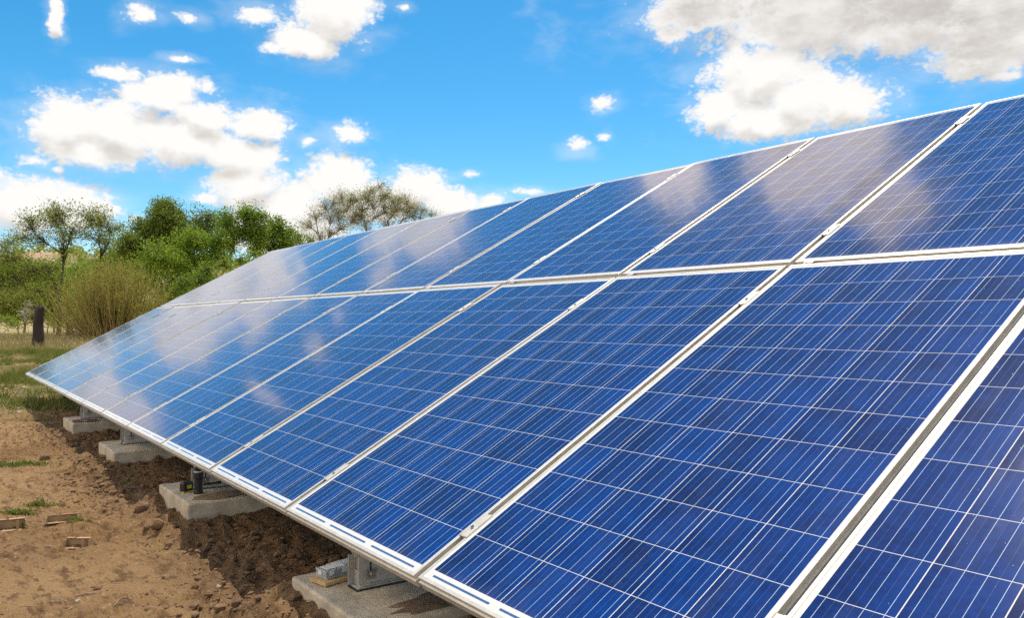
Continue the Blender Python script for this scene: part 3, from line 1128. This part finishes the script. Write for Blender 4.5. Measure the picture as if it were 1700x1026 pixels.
def weed(px, py, n, h, spread, lab):
    p = ground_at(px, py)
    g_ = G()
    P = np.stack([rng.normal(0, spread, n), rng.normal(0, spread * 0.35, n), np.zeros(n)], 1)
    P = P[:, 0:1] * RIGHT + P[:, 1:2] * np.array([FWD[0], FWD[1], 0]) + p
    P[:, 2] = H(P[:, 0], P[:, 1]) - 0.004
    g_.blades(P, h * rng.uniform(0.5, 1.2, n), 0.006, 0.8)
    Q = P + np.stack([rng.normal(0, 0.012, n), rng.normal(0, 0.012, n), rng.uniform(0.3, 1, n) * h * 0.7], 1)
    g_.leaves(Q, 0.018)
    o = g_.build('weed', M['grass'])
    tag(o, lab, 'weed', 'weeds on the bare soil')


weed(28, 774, 420, 0.030, 0.13, 'flat mat of green weeds at the left edge of the bare soil')
weed(30, 853, 160, 0.040, 0.050, 'green weed clump beyond the folded cardboard at the left')
weed(68, 838, 130, 0.028, 0.045, 'sprawling green weed between the clump and the bent cardboard')
weed(32, 878, 50, 0.022, 0.020, 'small green weed touching the folded cardboard piece')
weed(212, 806, 40, 0.045, 0.022, 'single green sprout in the shade before the second footing')
weed(130, 873, 60, 0.022, 0.035, 'pale thin weed beside the bent cardboard strip')
weed(60, 700, 60, 0.05, 0.10, 'green tuft at the edge between soil and grass')


def rock(px, py, r, lab, mat_, name='stone', cat='stone', seed=1):
    p = ground_at(px, py)
    g_ = G()
    g_.blob(p + np.array([0, 0, r[2] * 0.45]), r, 2, 0.16, seed)
    o = g_.build(name, M[mat_])
    tag(o, lab, cat)


rock(74, 764, (0.040, 0.032, 0.034), 'dark brown soil clod beside the flat weed mat', 'clod', 'soil_clod', 'soil clod', 4)
rock(161, 979, (0.016, 0.013, 0.011), 'brown clod on the bare soil above the dry stick', 'clod', 'soil_clod', 'soil clod', 5)
rock(129, 1001, (0.010, 0.009, 0.008), 'small pale stone below the dry stick', 'stone', seed=6)
rock(363, 978, (0.013, 0.011, 0.011), 'rounded tan stone at the edge of the dark soil', 'stone', seed=7)
rock(252, 879, (0.030, 0.022, 0.020), 'tan broken clod in front of the second footing corner', 'clod', 'soil_clod', 'soil clod', 9)
rock(236, 848, (0.045, 0.035, 0.035), 'large tan clod left of the second footing', 'clod', 'soil_clod', 'soil clod', 10)
rock(262, 876, (0.040, 0.030, 0.030), 'large dark clod left of the second footing near corner', 'clod', 'soil_clod', 'soil clod', 12)


def stick(pxs, r, lab):
    P = []
    for i, (a, b_) in enumerate(pxs):
        q = ground_at(a, b_)
        q[2] += 0.004 + 0.003 * (i % 2)
        P.append(q)
    g_ = G()
    g_.tube(P, np.linspace(r, r * 0.5, len(P)), 6)
    tag(g_.build('stick', M['stick'], smooth=True), lab, 'stick')


stick([(125, 992), (140, 989), (156, 986), (170, 987)], 0.0022, 'thin dry stick lying on the bare soil at the bottom')
stick([(82, 1001), (92, 1002), (104, 1000)], 0.0016, 'short dark twig at the bottom left of the soil')
stick([(190, 1008), (197, 1000), (203, 993)], 0.0012, 'thin bent stalk on the soil right of the dry stick')

# clods, crumbs and pebbles (uncountable)
cl = G()
cnt = 0
while cnt < 5600:
    x, y = rng.uniform(3.4, 11.3), rng.uniform(-1.1, 0.9)
    dm = float(sstep(-0.5, -0.12, y + (fbm(x * 1.3, y * 1.3, 21, 2) - 0.5) * 0.4))
    if rng.uniform() > 0.10 + 0.9 * dm:
        continue
    if any(a - .01 < x < b_ + .01 and FY0 - .01 < y < FY1 for a, b_ in FOOT):
        continue
    r = 0.0028 + 0.017 * rng.uniform() ** 6 * (0.35 + 0.65 * dm) + 0.003 * dm
    cl.blob((x, y, float(H(x, y)) + r * 0.25), (r * rng.uniform(.8, 1.3), r * rng.uniform(.8, 1.3), r * rng.uniform(.6, .95)), 1, 0.28, cnt)
    cnt += 1
tag(cl.build('soil_crumbs', M['clod']), kind='stuff')
lt = G()
n_ = 1500
x, y = rng.uniform(2.6, 11.3, n_), rng.uniform(-1.6, 0.1, n_)
th_ = rng.normal(0.3, 0.9, n_)
ln = rng.uniform(0.012, 0.055, n_)
P0 = np.stack([x, y, H(x, y) + 0.003], 1)
x2, y2 = x + np.cos(th_) * ln, y + np.sin(th_) * ln
P1 = np.stack([x2, y2, H(x2, y2) + rng.uniform(0.001, 0.010, n_)], 1)
lt.twigs(P0, P1, rng.uniform(0.0006, 0.0018, n_), 0.0006)
tag(lt.build('straw_litter', M['litter']), kind='stuff')
pb = G()
for i in range(900):
    x, y = -18 + 21 * rng.uniform() ** 0.7, rng.uniform(-4, 6)
    r = rng.uniform(0.012, 0.035)
    pb.blob((x, y, float(H(x, y)) + r * 0.2), (r * 1.3, r, r * 0.7), 1, 0.2, i)
tag(pb.build('gravel', M['stone']), kind='stuff')

# ------------------------------------------------------------------ grass field (stuff)
def scatter(n, x0, x1, y0, y1, power=1.0):
    x = x1 + (x0 - x1) * rng.uniform(size=n) ** power
    y = y0 + (y1 - y0) * rng.uniform(size=n)
    return x, y


gr = G()
x, y = scatter(90000, -26, 2.6, -4.5, 9.0, 1.35)
mask = fbm(x * 0.45, y * 1.0, 77, 5, 0.65)
edge_ = sstep(2.6, 1.2, x + (fbm(x * 0.8, y * 1.5, 71, 2) - 0.5) * 2.2)
keep = rng.uniform(size=len(x)) < sstep(0.43, 0.60, mask) * edge_ * 0.75
x, y = x[keep], y[keep]
for rep in range(3):
    xx, yy = x + rng.normal(0, 0.05, len(x)), y + rng.normal(0, 0.05, len(x))
    P = np.stack([xx, yy, H(xx, yy) - 0.01], 1)
    gr.blades(P, rng.uniform(0.03, 0.13, len(x)) * (0.7 + 0.9 * vnoise(x * 0.8, y * 0.8, 3)), 0.020, 0.6)
for i in range(420):
    x, y = -20 + 22.0 * rng.uniform() ** 0.8, rng.uniform(-4, 7)
    if float(sstep(0.40, 0.52, fbm(x * 0.45, y * 1.0, 77, 5, 0.65))) < rng.uniform():
        continue
    q = 46
    xx, yy = x + rng.normal(0, 0.07, q), y + rng.normal(0, 0.07, q)
    gr.blades(np.stack([xx, yy, H(xx, yy) - 0.01], 1), rng.uniform(0.08, 0.26, q), 0.016, 0.55)
tag(gr.build('grass', M['grass']), kind='stuff')
dg = G()
x, y = scatter(60000, -26, 2.6, -4.5, 9.0, 1.3)
mask = fbm(x * 0.6, y * 1.2, 177, 5, 0.65)
keep = rng.uniform(size=len(x)) < 0.15 + 0.85 * sstep(0.45, 0.6, mask)
x, y = x[keep], y[keep]
P = np.stack([x, y, H(x, y) - 0.01], 1)
dg.blades(P, rng.uniform(0.02, 0.09, len(x)), 0.014, 0.9)
x, y = scatter(900, -24, 1.5, -4.5, 9.0, 1.0)
dg.blades(np.stack([x, y, H(x, y) - 0.01], 1), rng.uniform(0.15, 0.5, 900), 0.010, 0.25)
x, y = scatter(30000, -62, -25, -6, 26, 1.0)
P = np.stack([x, y, H(x, y) - 0.02], 1)
dg.blades(P, rng.uniform(0.15, 0.5, len(x)), 0.030, 0.5)
tag(dg.build('dry_grass', M['dry']), kind='stuff')


# ------------------------------------------------------------------ trees
def bez(a, b, bow, k):
    t_ = np.linspace(0, 1, k)[:, None]
    c = (a + b) / 2 + bow
    return (1 - t_) ** 2 * a + 2 * t_ * (1 - t_) * c + t_ ** 2 * b


def tree(name, lab, D, bases, lobes, leafmat, barkmat, tips=40, per=26, leaf=0.13, sig=0.28, trunk_r=0.16, fork=0.35, group=None, cat='tree',
         twig_r=0.022, depth=1.0, up=0.25, low=0.25):
    """bases: photo x of each stem foot; lobes: (px, py, r px) crown masses at distance D"""
    mp = D / FPX
    feet = []
    for bx in bases:
        q = at(bx, 536, D + rng.uniform(-0.6, 0.6))
        q[2] = float(H(q[0], q[1])) - 0.1
        feet.append(q)
    root_p = np.mean(feet, 0)
    root = empty(name, root_p)
    tag(root, lab, cat, group)
    wood, crown = G(), G()
    C_ = [(at(px, py, D) + np.array([FWD[0], FWD[1], 0]) * rng.uniform(-1, 1) * r * mp * 1.1 * depth, r * mp) for px, py, r in lobes]
    allc = np.mean([c for c, _ in C_], 0)
    forks = []
    for q in feet:
        tgt = q + (allc - q) * fork
        tgt[:2] = q[:2] + (allc[:2] - q[:2]) * fork * 0.35 + rng.normal(0, 0.12, 2)
        P = bez(q, tgt, rng.normal(0, 0.10, 3), 6)
        wood.tube(P - root_p, np.linspace(trunk_r, trunk_r * 0.72, 6), 7)
        forks.append(P[-1])
    hubs = [(f, trunk_r * 0.66, float(np.linalg.norm(f - feet[0]))) for f in forks]
    C_.sort(key=lambda q: float(np.min([np.linalg.norm(q[0] - f) for f in forks])))
    for c, r in C_:
        cost = [np.linalg.norm(c - h[0]) * (1.0 + 1.2 * max(0.0, (h[0] - c)[2] / (np.linalg.norm(c - h[0]) + 1e-6) + 0.15)) + low * h[2] for h in hubs]
        f, r0, d0_ = hubs[int(np.argmin(cost))]
        ln = np.linalg.norm(c - f)
        bow = np.array([0, 0, up]) * ln * 0.30 + rng.normal(0, 0.09, 3) * ln * 0.5
        L = bez(f, c, bow, 8)
        L[1:-1] += rng.normal(0, 0.03, (6, 3)) * ln * 0.35
        r1 = max(r0 * 0.45, twig_r)
        wood.tube(L - root_p, np.linspace(r0 * 0.82, r1, 8), 5)
        for q in (3, 5, 7):
            hubs.append((L[q], r0 * (0.80 - 0.05 * q), d0_ + ln * q / 7))
        n = max(6, int(tips * (r / 1.2) ** 1.6))
        dirs = rng.normal(size=(n, 3))
        dirs /= np.linalg.norm(dirs, axis=1)[:, None]
        rad = r * rng.uniform(size=n) ** 0.45 * rng.uniform(0.75, 1.18, n)
        T = c + dirs * rad[:, None] * np.array([1, 1, 0.85])
        ti = rng.uniform(0.55, 1.0, n)
        A = L[np.minimum((ti * 7).astype(int), 7)]
        mid = A + (T - A) * 0.55 + np.array([0, 0, 0.10]) * np.linalg.norm(T - A, axis=1)[:, None] + rng.normal(0, 0.10 * r, (n, 3))
        wood.twigs(A - root_p, mid - root_p, twig_r * 1.3, twig_r)
        wood.twigs(mid - root_p, T - root_p, twig_r, twig_r * 0.5)
        # side twigs
        k2 = 3
        base2 = np.repeat(mid + (T - mid) * 0.35, k2, 0)
        end2 = np.repeat(T, k2, 0) + rng.normal(0, 0.30 * r, (n * k2, 3))
        wood.twigs(base2 - root_p, end2 - root_p, twig_r * 0.7, twig_r * 0.35)
        if per > 0:
            ctr = np.concatenate([T, end2])
            LP = np.repeat(ctr, max(1, per // (k2 + 1)), 0)
            LP = LP + rng.normal(0, sig, LP.shape) * np.array([1, 1, 0.75])
            crown.leaves(LP - root_p, leaf)
    wood.build('trunk', M[barkmat], root, smooth=True)
    if crown.n:
        crown.build('crown', M[leafmat], root)
    return root


GT = 'trees beyond the array'
tree('mesquite_tree', 'airy tree with dark forked trunks and a flat thin crown behind the tree stump', 56, [97, 114, 140],
     [(50, 372, 24), (75, 360, 24), (105, 358, 26), (135, 358, 26), (165, 364, 24), (190, 380, 20), (60, 395, 20), (95, 392, 22), (155, 392, 22), (30, 395, 16), (125, 385, 20), (178, 402, 15)],
     'leaf_olive', 'bark_dark', tips=52, per=17, leaf=0.14, sig=0.20, trunk_r=0.17, fork=0.36, group=GT, twig_r=0.014, low=0.62)
tree('mesquite_tree', 'olive leaning tree at the left edge with long low branches over the stump', 54, [124],
     [(0, 415, 30), (30, 430, 32), (55, 450, 30), (20, 470, 30), (60, 485, 22), (-30, 430, 34), (85, 445, 22), (-10, 480, 30), (-60, 450, 34), (-75, 410, 30), (15, 400, 18), (95, 470, 18)],
     'leaf_olive', 'bark_dark', tips=36, per=20, leaf=0.13, sig=0.26, trunk_r=0.085, fork=0.30, group=GT, twig_r=0.011, up=0.5)
tree('shade_tree', 'dense dark olive tree, the tall one standing left of the bright green trees', 72, [262, 270],
     [(265, 362, 30), (240, 375, 24), (290, 372, 26), (228, 405, 26), (262, 400, 34), (300, 400, 26), (250, 435, 30), (225, 425, 18), (312, 385, 14), (275, 345, 18)],
     'leaf_dark', 'bark_dark', tips=34, per=72, leaf=0.20, sig=0.27, trunk_r=0.24, group=GT)
tree('young_tree', 'bright green leafy young tree between the willow and the dark olive tree', 57, [262],
     [(262, 425, 24), (240, 440, 20), (285, 432, 22), (255, 460, 26), (290, 462, 24), (232, 470, 20), (270, 490, 26), (300, 490, 22)],
     'leaf_bright', 'bark_grey', tips=36, per=64, leaf=0.16, sig=0.22, trunk_r=0.10, group=GT)
tree('shade_tree', 'bright green spreading tree with dark slanting trunks above the far panels', 60, [356, 362],
     [(310, 405, 22), (335, 400, 24), (355, 415, 22), (318, 430, 24), (345, 440, 22), (365, 400, 14), (300, 440, 18), (330, 462, 22), (372, 432, 14)],
     'leaf_bright', 'bark_dark', tips=34, per=60, leaf=0.16, sig=0.23, trunk_r=0.16, fork=0.22, group=GT)
tree('shade_tree', 'thin dark tree with an open top rising behind the bright green tree', 74, [345, 350],
     [(345, 360, 17), (330, 372, 15), (355, 375, 16), (318, 366, 12), (342, 392, 18), (365, 370, 9)],
     'leaf_dark', 'bark_dark', tips=40, per=24, leaf=0.19, sig=0.30, trunk_r=0.16, fork=0.45, group=GT)
tree('shade_tree', 'dark green tree with several bare trunks right of the bright green tree', 62, [378, 402, 408],
     [(385, 368, 18), (410, 362, 20), (428, 372, 16), (370, 385, 18), (400, 388, 22), (425, 392, 18), (380, 405, 16), (412, 352, 12), (435, 358, 10), (365, 405, 12)],
     'leaf_mid', 'bark_dark', tips=34, per=60, leaf=0.17, sig=0.23, trunk_r=0.15, fork=0.45, group=GT)
tree('shade_tree', 'round dark green tree between the many-trunked tree and the small last one', 64, [450],
     [(452, 378, 17), (440, 395, 18), (465, 390, 18), (455, 408, 20), (430, 412, 16), (475, 405, 14), (462, 368, 10)],
     'leaf_mid', 'bark_dark', tips=34, per=60, leaf=0.17, sig=0.23, trunk_r=0.15, fork=0.4, group=GT)
tree('young_tree', 'small dark green tree just before the bare trees, low over the panels', 66, [488],
     [(485, 385, 11), (478, 398, 12), (495, 395, 11), (488, 410, 14), (505, 408, 10), (512, 400, 7)],
     'leaf_mid', 'bark_dark', tips=44, per=26, leaf=0.16, sig=0.26, trunk_r=0.12, fork=0.4, group=GT)
bare = [('nearly bare tan tree, the leftmost of the bare group behind the array', [558, 568],
         [(512, 374, 18), (522, 356, 18), (537, 342, 18), (554, 334, 17), (570, 328, 16), (580, 342, 16), (547, 358, 20), (528, 388, 18), (566, 362, 18), (508, 394, 14), (548, 384, 18), (560, 345, 20), (584, 330, 16), (588, 366, 18), (572, 376, 18)], 'leaf_tan', 16),
        ('tall bare tree with greenish upper twigs, highest of the bare group', [616, 626],
         [(592, 332, 17), (606, 324, 17), (622, 314, 15), (634, 312, 14), (645, 324, 16), (602, 346, 18), (620, 340, 18), (640, 342, 17), (588, 356, 17), (628, 360, 17), (606, 370, 16), (612, 330, 20), (638, 326, 18), (596, 358, 20), (646, 352, 18)], 'leaf_olive', 20),
        ('half bare tree with thin olive twigs, right of the tallest bare tree', [658, 648],
         [(652, 336, 16), (662, 326, 15), (674, 332, 15), (684, 344, 15), (668, 348, 16), (655, 358, 15), (690, 356, 12), (672, 362, 13), (658, 344, 18), (680, 350, 17), (644, 366, 16)], 'leaf_tan', 18),
        ('low bare tan tree, the rightmost of the bare group behind the array', [690, 696],
         [(690, 346, 13), (703, 347, 13), (714, 353, 11), (724, 359, 9), (682, 357, 11), (698, 361, 11)], 'leaf_tan', 18)]
for lab, bs, lb, lm, per in bare:
    tree('bare_tree', lab, 70, bs, lb, lm, 'bark_grey', tips=50, per=per // 2 + 5, leaf=0.10, sig=0.28, trunk_r=0.19, fork=0.46, group='bare trees behind the array', twig_r=0.012, up=0.12, low=0.55)
tree('shade_tree', 'broad dark tree far behind the willow, seen between the airy tree and tall olive tree', 92, [190],
     [(180, 430, 24), (205, 425, 20), (160, 440, 20), (195, 450, 26), (170, 460, 24), (145, 450, 18)], 'leaf_mid', 'bark_dark', tips=30, per=44, leaf=0.24, sig=0.45, trunk_r=0.2, group=GT)
tree('shrub', 'dark green shrub low behind the far upper panels, under the bright green tree', 50, [345],
     [(300, 470, 16), (325, 462, 16), (350, 450, 16), (375, 440, 14), (400, 430, 14), (425, 425, 12), (285, 485, 14), (340, 470, 18)], 'leaf_mid', 'bark_dark', tips=40, per=40, leaf=0.13, sig=0.26, trunk_r=0.07, cat='shrub')
tree('shrub', 'grey leafless shrub beside the left of the tree stump', 47, [40, 46],
     [(40, 525, 12), (50, 520, 12), (32, 515, 10), (46, 505, 10)], 'leaf_tan', 'bark_pale', tips=60, per=0, trunk_r=0.03, fork=0.2, cat='shrub', twig_r=0.014)
tree('shrub', 'bright green low shrub at the left edge behind the dry grass', 50, [8],
     [(8, 532, 11), (-8, 534, 12), (20, 536, 8)], 'leaf_bright', 'bark_grey', tips=40, per=36, leaf=0.11, sig=0.2, trunk_r=0.03, cat='shrub')
tree('shrub', 'pale green wide thicket behind the stump and the leaning tree', 70, [30, 80],
     [(10, 500, 24), (45, 490, 24), (80, 500, 24), (105, 490, 22), (60, 520, 20), (20, 522, 20), (95, 520, 18), (-25, 500, 26), (125, 500, 22)], 'leaf_olive', 'bark_grey', tips=40, per=52, leaf=0.18, sig=0.36, trunk_r=0.06, cat='shrub')
tree('shade_tree', 'broad green tree in the background filling the gap under the airy tree at left', 86, [40, 90],
     [(10, 455, 26), (45, 450, 26), (80, 455, 26), (115, 455, 24), (30, 485, 26), (65, 485, 26), (100, 485, 26), (-25, 460, 28), (135, 475, 24), (-20, 490, 26)], 'leaf_mid', 'bark_grey', tips=28, per=60, leaf=0.24, sig=0.42, trunk_r=0.14, fork=0.3, group=GT)

# the willow: a fan of thin upright stems
base = at(190, 536, 48)
base[2] = float(H(base[0], base[1]))
wroot = empty('willow_shrub', base)
tag(wroot, 'large ochre green willow shrub of thin upright stems, right of the tree stump', 'shrub')
ws, wl = G(), G()
SR = np.array([RIGHT[0], RIGHT[1], 0])
SF = np.array([FWD[0], FWD[1], 0])
for i in range(760):
    u = np.clip(rng.normal(0, 0.48), -1.05, 1.05)
    w = rng.normal(0, 0.5)
    hgt = (4.75 - 1.9 * u ** 2) * rng.uniform(0.55, 1.06)
    foot = SR * (u * 1.6 + rng.normal(0, 0.25)) + SF * (w * 0.9)
    tip = SR * (u * 3.7 + rng.normal(0, 0.35)) + SF * (w * 2.0) + np.array([0, 0, hgt])
    bow = SR * u * 0.55 + np.array([0, 0, -0.35 * abs(u)]) + rng.normal(0, 0.12, 3)
    P = bez(foot, tip, bow, 7)
    P[1:-1] += rng.normal(0, 0.03, (5, 3))
    rr_ = np.linspace(0.024, 0.007, 7)
    ws.twigs(P[:-1], P[1:], rr_[:-1], rr_[1:])
    m_ = 34
    tt = rng.uniform(0.28, 1.0, m_)
    k = np.minimum((tt * 6).astype(int), 5)
    fr = tt * 6 - k
    Q = P[k] + (P[k + 1] - P[k]) * fr[:, None] + rng.normal(0, 0.07, (m_, 3))
    ax = (P[k + 1] - P[k])
    ax /= np.linalg.norm(ax, axis=1)[:, None]
    wl.leaves(Q, 0.16, ax, 0.17)
ws.build('stems', M['stem_ochre'], wroot)
wl.build('foliage', M['leaf_willow'], wroot)

# the dead stump
sp_ = at(64, 536, 38.5)
sp_[2] = float(H(sp_[0], sp_[1]))
st = G()
rows, sides = 22, 18
V = []
for i in range(rows):
    t_ = i / (rows - 1)
    z = -0.1 + 2.0 * t_
    cx = 0.05 * math.sin(t_ * 4.5) + 0.20 * max(0, t_ - 0.55) * 2 - 0.04
    rad = 0.25 - 0.06 * t_ + 0.09 * (1 - t_) ** 5
    for j in range(sides):
        a = j * 2 * math.pi / sides
        q = rad * (1 + 0.28 * (float(vnoise(math.cos(a) * 2.2 + 9, math.sin(a) * 2.2 + t_ * 0.7 + 9, 5)) - 0.5) + 0.22 * (float(vnoise(math.cos(a) * 6 + 20, math.sin(a) * 6 + t_ + 20, 8)) - 0.5))
        zz_ = z + (0.35 * (float(vnoise(math.cos(a) * 2 + 4, math.sin(a) * 2 + 4, 15)) - 0.5) if i == rows - 1 else 0)
        V.append(SR * (cx + q * math.cos(a)) + SF * (q * math.sin(a)) + np.array([0, 0, zz_]))
V.append(SR * 0.1 + np.array([0, 0, 1.62]))
F_ = [(i * sides + j, i * sides + (j + 1) % sides, (i + 1) * sides + (j + 1) % sides, (i + 1) * sides + j) for i in range(rows - 1) for j in range(sides)]
st.add(V, F_)
st.f.append([((rows - 1) * sides + j, (rows - 1) * sides + (j + 1) % sides, rows * sides) for j in range(sides)])
so_ = st.build('tree_stump', M['stump'], smooth=True, loc=sp_)
tag(so_, 'dark dead tree stump standing alone in the dry grass, broken top', 'tree stump')

# scrub on the far hillside (uncountable)
sc = G()
for i in range(420):
    a = R(rng.uniform(140, 200))
    d_ = rng.uniform(125, 265)
    p = np.array([13 + d_ * math.cos(a), -1 + d_ * math.sin(a), 0])
    p[2] = float(H(p[0], p[1]))
    r = rng.uniform(0.8, 2.4)
    P = rng.normal(size=(70, 3)) * np.array([r, r, r * 0.6]) * 0.5 + p + np.array([0, 0, r * 0.45])
    sc.leaves(P, r * 0.5)
tag(sc.build('hillside_scrub', M['leaf_olive']), kind='stuff')
